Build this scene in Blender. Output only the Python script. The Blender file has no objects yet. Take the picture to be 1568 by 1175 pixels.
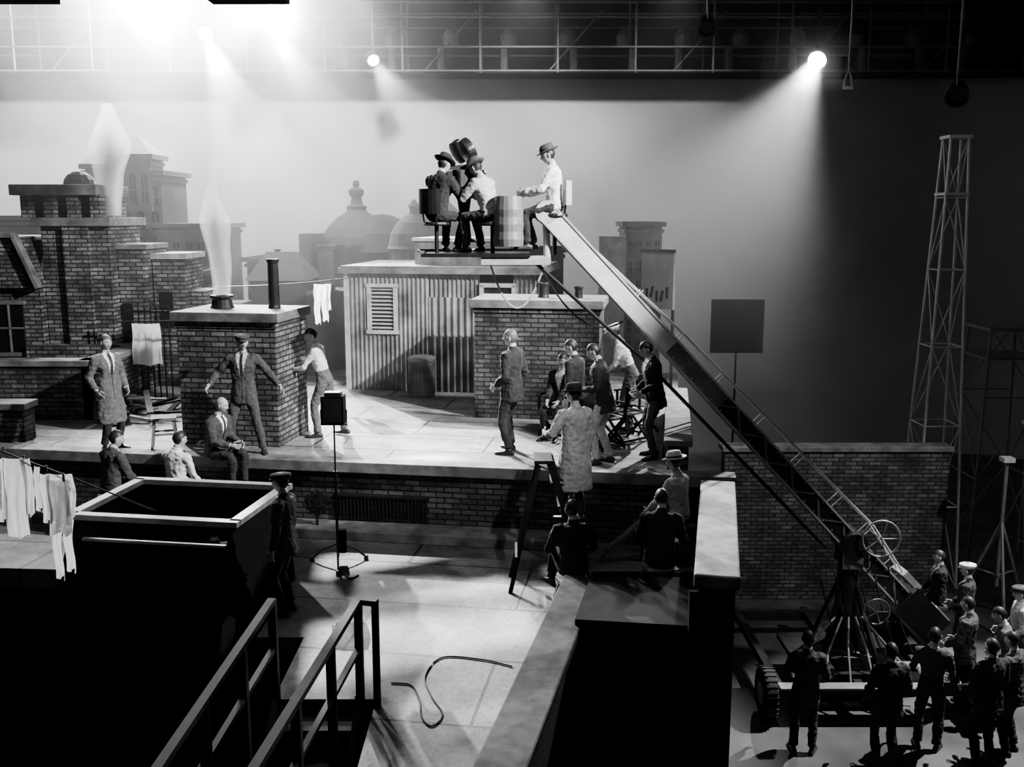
import bpy, bmesh, math, random
from math import sin, cos, pi, radians, sqrt, exp
from mathutils import Vector as V, Matrix as M, noise
from mathutils.bvhtree import BVHTree
random.seed(3)
SETR=radians(-9)
def SW(a,b): return (.9877*a+.1564*b, -.1564*a+.9877*b)
def WS(x,y): return (.9877*x-.1564*y, .1564*x+.9877*y)
def mat(name,c,rough=.8,metal=0,var=.15,sc=6,bump=.0,spec=.5,trans=0):
    m=bpy.data.materials.new(name); m.use_nodes=True; nt=m.node_tree; b=nt.nodes['Principled BSDF']
    b.inputs['Roughness'].default_value=rough; b.inputs['Metallic'].default_value=metal; b.inputs['Specular IOR Level'].default_value=spec
    tc=nt.nodes.new('ShaderNodeTexCoord'); n=nt.nodes.new('ShaderNodeTexNoise'); n.inputs['Scale'].default_value=sc; n.inputs['Detail'].default_value=5
    nt.links.new(tc.outputs['Object'],n.inputs['Vector'])
    r=nt.nodes.new('ShaderNodeValToRGB'); a=c*(1-var); d=min(1,c*(1+var))
    r.color_ramp.elements[0].position=.3; r.color_ramp.elements[1].position=.7
    r.color_ramp.elements[0].color=(a,a,a,1); r.color_ramp.elements[1].color=(d,d,d,1)
    nt.links.new(n.outputs['Fac'],r.inputs['Fac']); nt.links.new(r.outputs['Color'],b.inputs['Base Color'])
    if bump:
        bp=nt.nodes.new('ShaderNodeBump'); bp.inputs['Strength'].default_value=bump; bp.inputs['Distance'].default_value=.02
        nt.links.new(n.outputs['Fac'],bp.inputs['Height']); nt.links.new(bp.outputs['Normal'],b.inputs['Normal'])
    if trans:
        t=nt.nodes.new('ShaderNodeBsdfTranslucent'); nt.links.new(r.outputs['Color'],t.inputs['Color']); x=nt.nodes.new('ShaderNodeMixShader'); x.inputs[0].default_value=trans
        nt.links.new(b.outputs[0],x.inputs[1]); nt.links.new(t.outputs[0],x.inputs[2]); nt.links.new(x.outputs[0],nt.nodes['Material Output'].inputs['Surface'])
    return m
def tiled(name,c1,c2,mort,wid,row,ms,floor=False,bump=.6,rough=.75,stain=.5,stsc=1.6):
    m=bpy.data.materials.new(name); m.use_nodes=True; nt=m.node_tree; b=nt.nodes['Principled BSDF']; N=nt.nodes.new; K=nt.links.new
    b.inputs['Roughness'].default_value=rough
    tc=N('ShaderNodeTexCoord'); br=N('ShaderNodeTexBrick'); br.inputs['Scale'].default_value=1
    if floor: K(tc.outputs['Object'],br.inputs['Vector'])
    else:
        s=N('ShaderNodeSeparateXYZ'); K(tc.outputs['Object'],s.inputs[0]); ad=N('ShaderNodeMath'); K(s.outputs[0],ad.inputs[0]); K(s.outputs[1],ad.inputs[1])
        cb=N('ShaderNodeCombineXYZ'); K(ad.outputs[0],cb.inputs[0]); K(s.outputs[2],cb.inputs[1]); K(cb.outputs[0],br.inputs['Vector'])
    for k,v in(('Brick Width',wid),('Row Height',row),('Mortar Size',ms),('Mortar Smooth',.2),('Bias',0)): br.inputs[k].default_value=v
    for k,v in(('Color1',c1),('Color2',c2),('Mortar',mort)): br.inputs[k].default_value=(v,v,v,1)
    def nz(sc,p0,p1,lo,det=8):
        n=N('ShaderNodeTexNoise'); n.inputs['Scale'].default_value=sc; n.inputs['Detail'].default_value=det; n.inputs['Roughness'].default_value=.65; K(tc.outputs['Object'],n.inputs['Vector'])
        r=N('ShaderNodeValToRGB'); r.color_ramp.elements[0].position=p0; r.color_ramp.elements[1].position=p1
        r.color_ramp.elements[0].color=(lo,lo,lo,1); r.color_ramp.elements[1].color=(1,1,1,1); K(n.outputs['Fac'],r.inputs['Fac']); return r.outputs['Color']
    def mulc(a,c):
        mx=N('ShaderNodeMix'); mx.data_type='RGBA'; mx.blend_type='MULTIPLY'; mx.inputs['Factor'].default_value=1
        K(a,mx.inputs['A']); K(c,mx.inputs['B']); return mx.outputs['Result']
    c=mulc(mulc(br.outputs['Color'],nz(stsc,.38,.62,1-stain)),nz(14,.3,.55,.55,4)); K(c,b.inputs['Base Color'])
    n2=N('ShaderNodeTexNoise'); n2.inputs['Scale'].default_value=25; n2.inputs['Detail'].default_value=3; K(tc.outputs['Object'],n2.inputs['Vector'])
    h=N('ShaderNodeMath'); h.operation='SUBTRACT'; hm=N('ShaderNodeMath'); hm.operation='MULTIPLY'; hm.inputs[1].default_value=.6
    K(n2.outputs['Fac'],hm.inputs[0]); K(hm.outputs[0],h.inputs[0]); K(br.outputs['Fac'],h.inputs[1])
    bp=N('ShaderNodeBump'); bp.inputs['Strength'].default_value=bump; bp.inputs['Distance'].default_value=.015; K(h.outputs[0],bp.inputs['Height']); K(bp.outputs['Normal'],b.inputs['Normal'])
    return m
class MB:
    def __init__(s): s.v=[]; s.f=[]; s.m=[]
    def add(s,vs,fs,mi=0):
        o=len(s.v); s.v+=[V(p) for p in vs]; s.f+=[tuple(i+o for i in f) for f in fs]; s.m+=[mi]*len(fs)
    def box(s,c,sz,mi=0,R=None):
        c=V(c); h=V(sz)/2; vs=[]
        for x in(-1,1):
            for y in(-1,1):
                for z in(-1,1):
                    p=V((x*h.x,y*h.y,z*h.z)); vs.append(c+(R@p if R else p))
        s.add(vs,[(0,1,3,2),(4,6,7,5),(0,4,5,1),(2,3,7,6),(0,2,6,4),(1,5,7,3)],mi)
    def bb(s,x0,x1,y0,y1,z0,z1,mi=0): s.box(((x0+x1)/2,(y0+y1)/2,(z0+z1)/2),(x1-x0,y1-y0,z1-z0),mi)
    def prism(s,pts,z0,z1,mi=0):
        n=len(pts); vs=[(x,y,z0) for x,y in pts]+[(x,y,z1) for x,y in pts]
        s.add(vs,[tuple(reversed(range(n))),tuple(range(n,2*n))]+[(i,(i+1)%n,n+(i+1)%n,n+i) for i in range(n)],mi)
    def beam(s,p0,p1,w,h,mi=0,up=(0,0,1)):
        p0=V(p0);p1=V(p1);d=(p1-p0);L=d.length;d.normalize();u=V(up)
        if abs(d.dot(u))>.95: u=V((0,1,0))
        x=d.cross(u).normalized(); z=x.cross(d); R=M((x,d,z)).transposed(); s.box((p0+p1)/2,(w,L,h),mi,R)
    def loft(s,rings,mi=0,cap=True):
        n=len(rings[0]); vs=[p for r in rings for p in r]; fs=[]
        for k in range(len(rings)-1):
            for i in range(n):
                j=(i+1)%n; fs.append((k*n+i,k*n+j,(k+1)*n+j,(k+1)*n+i))
        if cap:
            fs.append(tuple(reversed(range(n)))); fs.append(tuple(range((len(rings)-1)*n,len(rings)*n)))
        s.add(vs,fs,mi)
    def lathe(s,c,prof,mi=0,n=20,R=None,cap=True):
        c=V(c); s.loft([[c+(R@V((r*cos(2*pi*i/n),r*sin(2*pi*i/n),z)) if R else V((r*cos(2*pi*i/n),r*sin(2*pi*i/n),z))) for i in range(n)] for r,z in prof],mi,cap)
    def tube(s,pts,rad,mi=0,n=8,ref=(0.13,1,0.07),cap=True):
        pts=[V(p) for p in pts]; rs=[]
        if not hasattr(rad,'__len__'): rad=[rad]*len(pts)
        for i,p in enumerate(pts):
            a=pts[max(0,i-1)]; b=pts[min(len(pts)-1,i+1)]; d=(b-a).normalized()
            r=V(ref)
            if abs(d.dot(r.normalized()))>.97: r=V((1,.1,.2))
            ax=d.cross(r).normalized(); ay=d.cross(ax)
            rs.append([p+ax*rad[i]*cos(2*pi*k/n)+ay*rad[i]*sin(2*pi*k/n) for k in range(n)])
        s.loft(rs,mi,cap)
    def sph(s,c,r,mi=0,R=None,nu=12,nv=8):
        c=V(c); vs=[];fs=[]
        for j in range(nv+1):
            t=pi*j/nv
            for i in range(nu):
                p=V((r[0]*sin(t)*cos(2*pi*i/nu),r[1]*sin(t)*sin(2*pi*i/nu),r[2]*cos(t)))
                vs.append(c+(R@p if R else p))
        for j in range(nv):
            for i in range(nu):
                k=(i+1)%nu; fs.append((j*nu+i,(j+1)*nu+i,(j+1)*nu+k,j*nu+k))
        s.add(vs,fs,mi)
    def obj(s,name,mats,loc=(0,0,0),rz=0,smooth=False,bevel=0):
        me=bpy.data.meshes.new(name); me.from_pydata([tuple(p) for p in s.v],[],s.f)
        for m in mats: me.materials.append(m)
        me.polygons.foreach_set('material_index',s.m)
        if smooth: me.polygons.foreach_set('use_smooth',[True]*len(me.polygons))
        me.update(); o=bpy.data.objects.new(name,me); bpy.context.collection.objects.link(o)
        o.location=loc; o.rotation_euler[2]=rz
        if bevel:
            b=o.modifiers.new('b','BEVEL'); b.width=bevel; b.segments=2; b.limit_method='ANGLE'
        return o
def sag(p0,p1,s,n=12):
    p0=V(p0);p1=V(p1); return [p0.lerp(p1,i/n)-V((0,0,s*4*(i/n)*(1-i/n))) for i in range(n+1)]
SK=mat('skin',.42,.55,var=.06); LIP=mat('lip',.2,.5); DK=mat('dark_trim',.02,.6); WH=mat('eye_white',.6,.4)
SHOE=mat('shoe_leather',.03,.35); HAIR=[mat('hair_dark',.02,.5,sc=60),mat('hair_grey',.25,.6,sc=60),mat('hair_fair',.12,.5,sc=60)]
CL={k:mat('cloth_%s'%n,c,.9,var=.25,sc=18,bump=.35) for k,n,c in[(0,'black',.014),(1,'charcoal',.028),(2,'grey',.065),(3,'midgrey',.13),(4,'light',.42),(5,'white',.72)]}
def ik(a,t,l1,l2,pole):
    d=t-a; L=max(min(d.length,(l1+l2)*.995),abs(l1-l2)+.05); dn=d.normalized(); x=(l1*l1-l2*l2+L*L)/(2*L)
    h=sqrt(max(0,l1*l1-x*x)); pole=V(pole); p=pole-dn*pole.dot(dn); p.normalize()
    return a+dn*x+p*h,a+dn*L
def hand(mb,w,d,n,t,curl,mi,k=1):
    d=d.normalized(); n=(n-d*n.dot(d)).normalized(); t=(t-d*t.dot(d)-n*t.dot(n)).normalized(); rs=[]
    for a,wd,th in((-.02,.026,.021),(.02,.034,.018),(.06,.042,.016),(.092,.041,.012)):
        rs.append([w+d*a*k+t*wd*k*cos(2*pi*i/10)+n*th*k*sin(2*pi*i/10) for i in range(10)])
    mb.loft(rs,mi)
    for i,L in enumerate((.072,.08,.074,.058)):
        p=w+(d*.085+t*(.031-.0205*i))*k; pts=[p]; a=curl*.6+.05*i
        for sgm in(.45,.3,.25):
            dd=d*cos(a)+n*sin(a)+t*(.06*(1.5-i)); p=p+dd*L*sgm*k; pts.append(p); a+=curl*.9
        mb.tube(pts,[.0098*k,.0092*k,.0085*k,.006*k],mi,n=6)
    p=w+(d*.022+t*.026)*k; pts=[p]
    for dd,L in((d*.6+t*.75+n*.25,.042),(d*.85+t*.35+n*(.3+.4*curl),.032),(d*.9+t*.05+n*(.3+.6*curl),.026)):
        p=p+dd.normalized()*L*k; pts.append(p)
    mb.tube(pts,[.013*k,.0115*k,.0105*k,.007*k],mi,n=6)
def headmesh(mb,c,R,k,hair,hat,longh=False,bald=False):
    nu,nv=40,30; P=[]
    for j in range(nv+1):
        t=pi*j/nv
        for i in range(nu):
            x,y,z=sin(t)*cos(2*pi*i/nu),sin(t)*sin(2*pi*i/nu),cos(t)
            X,Y,Z=.078*x,.098*y,.120*z
            if z<0:
                q=(-z); X*=1-.38*q**1.6
                if y<0: Y*=1-.55*q
                else: Y*=1-.08*q
            if y>0.2:
                X2,Z2=X,Z
                g=lambda a,b,s,u:exp(-((X2-a)/s)**2-((Z2-b)/u)**2)
                nose=exp(-(X/.013)**2)*max(0,min(1,(.022-Z)/.05))*(1 if Z>-.032 else max(0,1-(-.032-Z)/.010))
                Y+=.027*nose-.011*(g(.031,.008,.016,.012)+g(-.031,.008,.016,.012))+.006*g(0,.03,.05,.008)+.006*(g(0,-.052,.022,.006)+g(0,-.067,.02,.006))-.003*g(0,-.0595,.025,.003)+.010*g(0,-.095,.022,.016)+.003*(g(.045,-.02,.018,.018)+g(-.045,-.02,.018,.018))
            P.append(V((X,Y,Z)))
    vs=[c+R@(p*k) for p in P]; fs=[];ml=[]; hv=[c+R@(V((p.x*1.07,p.y*1.06-.002,p.z*1.045+.003))*k) for p in P]; hf=[]
    for j in range(nv):
        for i in range(nu):
            kx=(i+1)%nu; f=(j*nu+i,(j+1)*nu+i,(j+1)*nu+kx,j*nu+kx); m=sum((P[a] for a in f),V())/4
            lip=m.y>.05 and abs(m.x)<.024 and -.070<m.z<-.049
            fs.append(f); ml.append(8 if lip else 0)
            hl=(.052+.01*sin(m.x*60)) if m.y>.03 else (.052-(.03-m.y)*1.3 if m.y>-.02 else (-.14 if longh else -.062))
            if m.z>hl and not(bald and m.z>.05): hf.append(f)
    o=len(mb.v); mb.v+=vs; mb.f+=[tuple(a+o for a in f) for f in fs]; mb.m+=ml
    mb.add(hv,hf,5)
    for sx in(-1,1):
        mb.sph(c+R@(V((sx*.079,-.004,-.004))*k),(.010*k,.02*k,.033*k),0,R@M.Rotation(-sx*.35,3,'Z'),8,6)
        mb.sph(c+R@(V((sx*.031,.076,.008))*k),(.012*k,.011*k,.007*k),9,R,8,6)
        mb.sph(c+R@(V((sx*.031,.0835,.008))*k),(.0055*k,.005*k,.0055*k),7,R,8,6)
        mb.box(c+R@(V((sx*.031,.091,.027))*k),(.032*k,.006*k,.006*k),5,R)
    if hat:
        Rh=R@M.Rotation(-.06,3,'X'); cc=c+R@(V((0,-.006,.050))*k)
        def rg(rx,ry,z,cur=0,pinch=0): return [cc+Rh@(V((rx*cos(2*pi*i/24),ry*sin(2*pi*i/24)*(1-pinch*max(0,sin(2*pi*i/24))),z+cur*cos(2*pi*i/24)**2-cur*.6*sin(2*pi*i/24)))*k) for i in range(24)]
        if hat=='cap':
            mb.loft([rg(.088,.105,-.01),rg(.115,.135,.035),rg(.115,.13,.055),rg(.07,.08,.07),rg(.01,.01,.073)],6)
            mb.loft([[cc+Rh@(V((x*.08,.09+y,-.004+z))*k) for x,y,z in((-1,0,0),(-.6,.045,-.01),(0,.07,-.015),(.6,.045,-.01),(1,0,0),(0,-.02,.01))],[cc+Rh@(V((x*.08,.09+y,.004+z))*k) for x,y,z in((-1,0,0),(-.6,.045,-.01),(0,.07,-.015),(.6,.045,-.01),(1,0,0),(0,-.02,.01))]],6)
        else:
            mb.loft([rg(.09,.105,-.002),rg(.13,.145,-.003,.008),rg(.152,.17,.006,.02),rg(.15,.168,.011,.02),rg(.10,.115,.008)],6,False)
            mb.loft([rg(.092,.108,0),rg(.094,.110,.012),rg(.092,.107,.045)],7,False)
            mb.loft([rg(.091,.106,.03),rg(.090,.104,.06),rg(.080,.098,.095,0,.12),rg(.062,.085,.108,0,.25),rg(.03,.06,.098,0,.2),rg(.005,.02,.092)],6)
def human(name,loc,face,H=1.78,top='suit',lean=0,side=0,twist=0,pelvis=None,hands=(None,None),feet=(None,None),head=(0,0),tc=1,bc=1,sc=5,hat=None,hc=1,hair=0,curl=.5,longh=False,bald=False,tie=True,poleA=None,poleK=None):
    k=H/1.78; P=V(pelvis) if pelvis else V((0,0,.935)); sit=pelvis is not None and pelvis[2]<.75
    Rt=M.Rotation(radians(twist),3,'Z')@M.Rotation(radians(-lean),3,'X')@M.Rotation(radians(side),3,'Y')
    def U(x,y,z): return P+Rt@V((x,y,z-.935))
    mb=MB(); b=.018 if top in('suit','coat') else .0
    def er(c,ax,ay,rx,ry,n=16,pw=.85):
        o=[]
        for i in range(n):
            a=2*pi*i/n; cx=cos(a); sy=sin(a)
            o.append(c+ax*rx*math.copysign(abs(cx)**pw,cx)+ay*ry*math.copysign(abs(sy)**pw,sy))
        return o
    X=Rt@V((1,0,0)); Y=Rt@V((0,1,0))
    def tr(z,rx,ry,dy=0): return er(U(0,dy,z),X,Y,rx,ry)
    X0=V((1,0,0));Y0=V((0,1,0))
    mb.loft([er(P+V((0,0,-.09)),X0,Y0,.12,.095),er(P+V((0,-.01,0)),X0,Y0,.165,.118),tr(1.03,.155,.11),tr(1.09,.148,.102)],2)
    mb.loft([tr(.98,.150+b,.108+b),tr(1.08,.142+b,.1+b),tr(1.20,.155+b,.108+b,.005),tr(1.32,.178+b,.118+b,.008),tr(1.40,.188+b,.11+b,0),tr(1.45,.165+b,.085+b,-.008),tr(1.485,.10+b*.5,.07,-.012),tr(1.51,.06,.055,-.01)],1)
    if top=='suit':
        if sit: mb.loft([tr(.90,.175,.125),tr(1.0,.170,.122),tr(1.10,.160,.118)],1)
        else: mb.loft([tr(.76,.195,.150),tr(.80,.196,.150),tr(.92,.190,.142),tr(1.02,.172,.128),tr(1.12,.160,.118)],1)
    if top=='coat':
        if sit: mb.loft([tr(.88,.19,.14),tr(1.0,.180,.132),tr(1.10,.170,.125)],1)
        else:
            mb.loft([er(P+V((.0,0,-.50)),X0,Y0,.245,.205),er(P+V((0,0,-.47)),X0,Y0,.245,.205),er(P+V((0,0,-.2)),X0,Y0,.22,.18),tr(.92,.2,.15),tr(1.04,.180,.135),tr(1.15,.172,.125)],1)
    nb=U(0,-.012,1.47); ht=U(0,.0,1.56); mb.tube([nb,ht+(ht-nb)*.25],[.062,.055],0,n=12)
    if top in('suit','coat'): mb.tube([U(0,-.012,1.475),U(0,-.006,1.535)],[.075,.064],1,n=12)
    mb.tube([U(0,-.008,1.49),U(0,.002,1.532)],[.067,.061],3 if top!='sweater' else 1,n=12)
    hd=[]
    ex=.014 if top in('suit','coat') else 0
    for s,sx in((0,-1),(1,1)):
        S=U(sx*.182,-.005,1.415); T=hands[s]
        T=V(T) if T is not None else U(sx*.265,.05,.87)
        pl=poleA[s] if poleA and poleA[s] else (sx*.5,-1,-.3)
        E,W=ik(S,T,.29,.255,pl)
        Si=U(sx*.13,-.005,1.425)
        mb.tube([Si,S,S.lerp(E,.3),S.lerp(E,.75),E,E.lerp(W,.3),E.lerp(W,.94)],[.062+ex,.070+ex,.060+ex,.048+ex,.047+ex,.045+ex,.032+ex*.9],1,n=12)
        mb.tube([E.lerp(W,.5),W],[.032,.026],0,n=10)
        if ex: mb.tube([E.lerp(W,.85),E.lerp(W,.985)],[.035,.033],3,n=10)
        d=(W-E).normalized(); n=V((-sx,.0,.0))
        if abs(d.x)>.75: n=V((0,.3,-1))
        n=(n-d*n.dot(d)).normalized(); t=d.cross(n)
        if t.dot(V((0,1,.8)))<0: t=-t
        hd.append((W,d,n,t))
        Hh=P+V((sx*.088,0,-.02)); F=feet[s]
        F=V(F) if F is not None else V((sx*.12,.0,0))
        A=V((F.x,F.y,F.z+.085)); pk=poleK[s] if poleK and poleK[s] else (sx*.15,1,.1)
        K,A=ik(Hh,A,.435,.43,pk)
        mb.tube([Hh+V((0,0,.03)),Hh.lerp(K,.15),Hh.lerp(K,.55),K.lerp(Hh,.06),K.lerp(A,.1),K.lerp(A,.4),K.lerp(A,.8),K.lerp(A,.97)],[.085,.098,.082,.066,.064,.066,.060,.062],2,n=12)
        fd=V((sx*.28,1,0)).normalized()
        sd=V((fd.y,-fd.x,0)); B=A-V((0,0,.085)); rs=[]
        for a,wd,hh in((-.075,.028,.05),(-.06,.036,.075),(0,.04,.09),(.07,.044,.065),(.14,.048,.05),(.19,.04,.042),(.215,.02,.03)):
            rs.append([B+fd*a+sd*wd*cx+V((0,0,hh*zz)) for cx,zz in((-1,0),(-1,.45),(-.75,.85),(0,1),(.75,.85),(1,.45),(1,0),(0,0))])
        mb.loft(rs,4)
    tmp=bpy.data.meshes.new('t'); tmp.from_pydata([tuple(p) for p in mb.v],[],mb.f); tmp.update()
    bm=bmesh.new(); bm.from_mesh(tmp); bmesh.ops.recalc_face_normals(bm,faces=bm.faces); bm.to_mesh(tmp); bm.free()
    to=bpy.data.objects.new('t',tmp); bpy.context.collection.objects.link(to)
    md=to.modifiers.new('r','REMESH'); md.mode='VOXEL'; md.voxel_size=.0145
    sm=to.modifiers.new('s','SMOOTH'); sm.factor=.5; sm.iterations=3
    dg=bpy.context.evaluated_depsgraph_get(); ev=to.evaluated_get(dg); me=ev.to_mesh()
    bvh=BVHTree.FromPolygons(mb.v,mb.f); lab=mb.m
    nrm=[v.normal.copy() for v in me.vertices]; co=[v.co.copy() for v in me.vertices]; fs=[tuple(p.vertices) for p in me.polygons]
    ev.to_mesh_clear(); bpy.data.objects.remove(to); bpy.data.meshes.remove(tmp)
    Ri=Rt.transposed(); out=MB(); fl=[]
    jk=top in('suit','coat'); stc=top=='coat' and not sit
    sd0=V((len(name),loc[0],loc[1]))
    for f in fs:
        c=sum((co[a] for a in f),V())/len(f); r=bvh.find_nearest(c); L=lab[r[2]]
        if stc and L==2 and c.z>P.z-.49: L=1
        if L==1:
            q=Ri@(c-P); z=q.z+.935
            if q.y>.02:
                w=.085*(z-1.12)/.36
                if jk and z>1.12 and abs(q.x)<w and abs(q.x)<.12: L=3 if not(tie and abs(q.x)<.018) else 7
                elif jk and abs(q.x)<.012 and z<1.12 and z>.8: L=7
                elif top=='vest' and z>1.25 and abs(q.x)<.07*(z-1.2)/.25: L=3
            if top=='vest' and abs(q.x)>.185: L=3
        fl.append(L)
    vl=[0]*len(co)
    for f,L in zip(fs,fl):
        for a in f: vl[a]=L
    for i,p in enumerate(co):
        if vl[i] in(1,2,3):
            q=p*1.0+sd0; a=noise.noise(V((q.x*9,q.y*9,q.z*6)))*.015+noise.noise(V((q.x*22,q.y*22,q.z*30)))*.010
            co[i]=p+nrm[i]*a
    out.v=co; out.f=fs; out.m=fl
    for W,d,n,t in hd: hand(out,W,d,n,t,curl,0,1.0)
    Rh=Rt@M.Rotation(radians(head[0]),3,'Z')@M.Rotation(radians(-head[1]),3,'X')
    headmesh(out,U(0,.0,1.57)+Rh@V((0,.022,.088)),Rh,1.0,hair,hat,longh,bald)
    for i in range(len(out.v)): out.v[i]=out.v[i]*k
    return out.obj(name,[SK,CL[tc],CL[bc],CL[sc],SHOE,HAIR[hair],CL[hc],DK,LIP,WH],loc,radians(face),smooth=True)

# ---------- materials
BR=tiled('brick_wall',.19,.07,.025,.23,.078,.012,stain=.7)
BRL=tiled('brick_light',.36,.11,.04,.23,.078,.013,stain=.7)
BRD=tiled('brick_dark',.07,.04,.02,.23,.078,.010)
DECK=tiled('roofing_felt',.38,.29,.05,2.6,1.05,.020,floor=True,bump=.3,rough=.7,stain=.5)
DECK2=tiled('roofing_boards',.26,.19,.035,3.2,1.3,.018,floor=True,bump=.4,rough=.65,stain=.7,stsc=.9)
COP=mat('coping_cement',.15,.8,var=.5,sc=4,bump=.5)
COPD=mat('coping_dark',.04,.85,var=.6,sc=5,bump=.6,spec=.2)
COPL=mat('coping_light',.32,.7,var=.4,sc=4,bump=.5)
TAR_SHADE=mat('tar_paper_and_shade',.012,.9,var=.4,sc=3,spec=.1,bump=.2)  # tar on the bulkhead; also the painted shade of the roof pit
WOODB=mat('dark_wood',.016,.75,var=.4,sc=8,spec=.3)
WOOD=mat('weathered_wood',.14,.8,var=.4,sc=9,bump=.3)
CORR=mat('corrugated_iron',.22,.5,metal=.2,var=.6,sc=2.5,bump=.2)
PLANKT=mat('trim_light',.42,.7,var=.25)
STG=mat('stage_floor',.06,.6,var=.6,sc=1.2,bump=.2)
BLK=mat('black_wall',.008,.95,var=.4,sc=1,spec=.1)
STEEL=mat('painted_steel',.6,.4,metal=.1,var=.15,sc=5)
STEELM=mat('dull_steel',.2,.5,metal=.2,var=.25,sc=5)
PIPE=mat('catwalk_pipe',.09,.6,metal=.1,var=.25,sc=5)
STEELD=mat('dark_steel',.03,.4,metal=.3,var=.3)
RUB=mat('tyre_rubber',.03,.7)
CYC=mat('painted_backing',.30,.95,var=.14,sc=.3,spec=.05)
BG=mat('miniature_grey',.08,.9,var=.25,sc=2); BGD=mat('miniature_dark',.022,.9,var=.25,sc=2); BGL=mat('miniature_light',.3,.9,var=.2,sc=2)
GL=mat('window_dark',.012,.4)
CLO=mat('cotton_cloth',.8,.9,var=.06,sc=9,bump=.2,trans=.45)
def emis(name,s):
    m=bpy.data.materials.new(name); m.use_nodes=True; b=m.node_tree.nodes['Principled BSDF']
    b.inputs['Emission Color'].default_value=(1,1,1,1); b.inputs['Emission Strength'].default_value=s
    try: m.cycles.emission_sampling='NONE'
    except Exception: pass
    return m
LENS=emis('lamp_lens_lit',40); BULB=emis('bulb_lit',3)

# ---------- stage shell
def shell(n,b,m):
    mb=MB(); mb.bb(*b); return mb.obj(n,[m])
shell('floor',(-21,18,-6,35,-4.1,-3.9),STG)
shell('wall_back',(-21,18,34.5,34.8,-3.9,13),BLK); shell('wall_left',(-21.2,-21,-6,34.8,-3.9,13),BLK)
shell('wall_right',(18,18.2,-6,34.8,-3.9,13),BLK); shell('wall_front',(-21,18,-6.2,-6,-3.9,13),BLK); shell('ceiling',(-21,18,-6,35,13,13.2),BLK)
mb=MB(); pts=[(-20.5,24),(-20,27),(-19,29),(-17,30)]+[(-14+2*i,30) for i in range(14)]+[(15,29.6),(16.3,28),(16.8,24),(16.9,18)]
vs=[];fs=[]
for x,y in pts: vs+=[(x,y,-3.9),(x,y,7.35)]
for i in range(len(pts)-1): fs.append((2*i,2*i+2,2*i+3,2*i+1))
mb.add(vs,fs); mb.obj('cyclorama_backdrop',[CYC],smooth=True)

# ---------- upper roof
mb=MB()
mb.bb(-12,.25,12.9,21.5,-3.9,-.02,0)
mb.bb(-12,.25,12.86,21.5,-.02,0.0,1)
mb.bb(-12,.95,12.78,13.08,-.14,.015,2)
mb.bb(-12,.95,12.88,13.0,-1.0,-.14,0)
mb.bb(.25,.95,12.88,13.3,-3.9,-.1,0)
mb.bb(-9,-.9,12.42,12.9,-1.0,-.86,2)
mb.bb(.05,.33,13.1,17.2,0,.34,0); mb.bb(.0,.38,13.05,17.25,.34,.42,2)
mb.obj('upper_rooftop',[BR,DECK,COP],rz=SETR,bevel=.012)
mb=MB()
for i in range(26): mb.bb(-4.55+i*.052,-4.53+i*.052,12.84,12.87,-.82,-.5,0)
mb.bb(-4.57,-3.2,12.83,12.88,-.5,-.47,0); mb.obj('iron_grille',[STEELD],rz=SETR)
mb=MB()
for i in range(260):
    a=random.uniform(0,2*pi); b=random.uniform(-1,1); r=.17*random.uniform(.6,1); p=V((r*cos(a)*sqrt(1-b*b),r*sin(a)*sqrt(1-b*b)*.6,r*b)); q=p+V((random.uniform(-.06,.06),random.uniform(-.04,.04),random.uniform(-.06,.06)))
    mb.add([p,q,q+V((.015,0,.02)),p+V((.02,0,.01))],[(0,1,2,3)])
x,y=SW(-4.75,12.62); mb.tube([(0,0,-.3),(0,0,0)],.02); mb.obj('dry_shrub',[WOODB],(x,y,-.56))
def chimney(name,a0,a1,b0,b1,z0,z1,m=BR,cap=COP,ov=.07,ct=.14,pots=()):
    mb=MB(); mb.bb(a0,a1,b0,b1,z0,z1-ct,0); mb.bb(a0-ov,a1+ov,b0-ov,b1+ov,z1-ct,z1,1); mb.bb(a0-.02,a1+.02,b0-.02,b1+.02,z1-ct-.09,z1-ct,0)
    for (x,y,r,h) in pots: mb.lathe((x,y,z1),[(r*1.15,0),(r,.05),(r*.92,h-.06),(r*1.12,h-.04),(r*1.12,h),(r*.8,h),(r*.8,h-.1)],2,16)
    return mb.obj(name,[m,cap,STEELD],rz=SETR,bevel=.01)
chimney('brick_chimney',-7.18,-5.64,13.55,14.75,0,2.0,BRL,COP,pots=((-6.75,14.2,.16,.2),(-5.95,14.3,.085,.75)))
chimney('brick_chimney',-3.2,-1.1,16.15,17.3,0,2.02,BR,COP,pots=((-2.1,16.7,.09,.25),(-1.5,16.7,.07,.2)))
# ---------- shack
mb=MB(); a0,a1,b0,b1=-6.2,-2.4,18.5,21
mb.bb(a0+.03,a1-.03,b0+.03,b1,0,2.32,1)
def corr(x0,x1,y,z0,z1,p=.088,am=.02):
    n=int((x1-x0)/p*8); vs=[];fs=[]
    for i in range(n+1):
        x=x0+(x1-x0)*i/n; yy=y-am+am*sin(2*pi*x/p); vs+=[(x,yy,z0),(x,yy,z1)]
    for i in range(n): fs.append((2*i,2*i+2,2*i+3,2*i+1))
    mb.add(vs,fs,0)
corr(a0,-5.75,b0,0,2.3); corr(-5.75,-5.2,b0,0,1.2); corr(-5.75,-5.2,b0,2.02,2.3); corr(-5.2,-4.55,b0,0,2.3); corr(-4.55,-3.55,b0,0,1.85,.13,.028); corr(-4.55,-3.55,b0+.03,1.8,2.3); corr(-2.9+.0,a1,b0,0,2.3)
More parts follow.
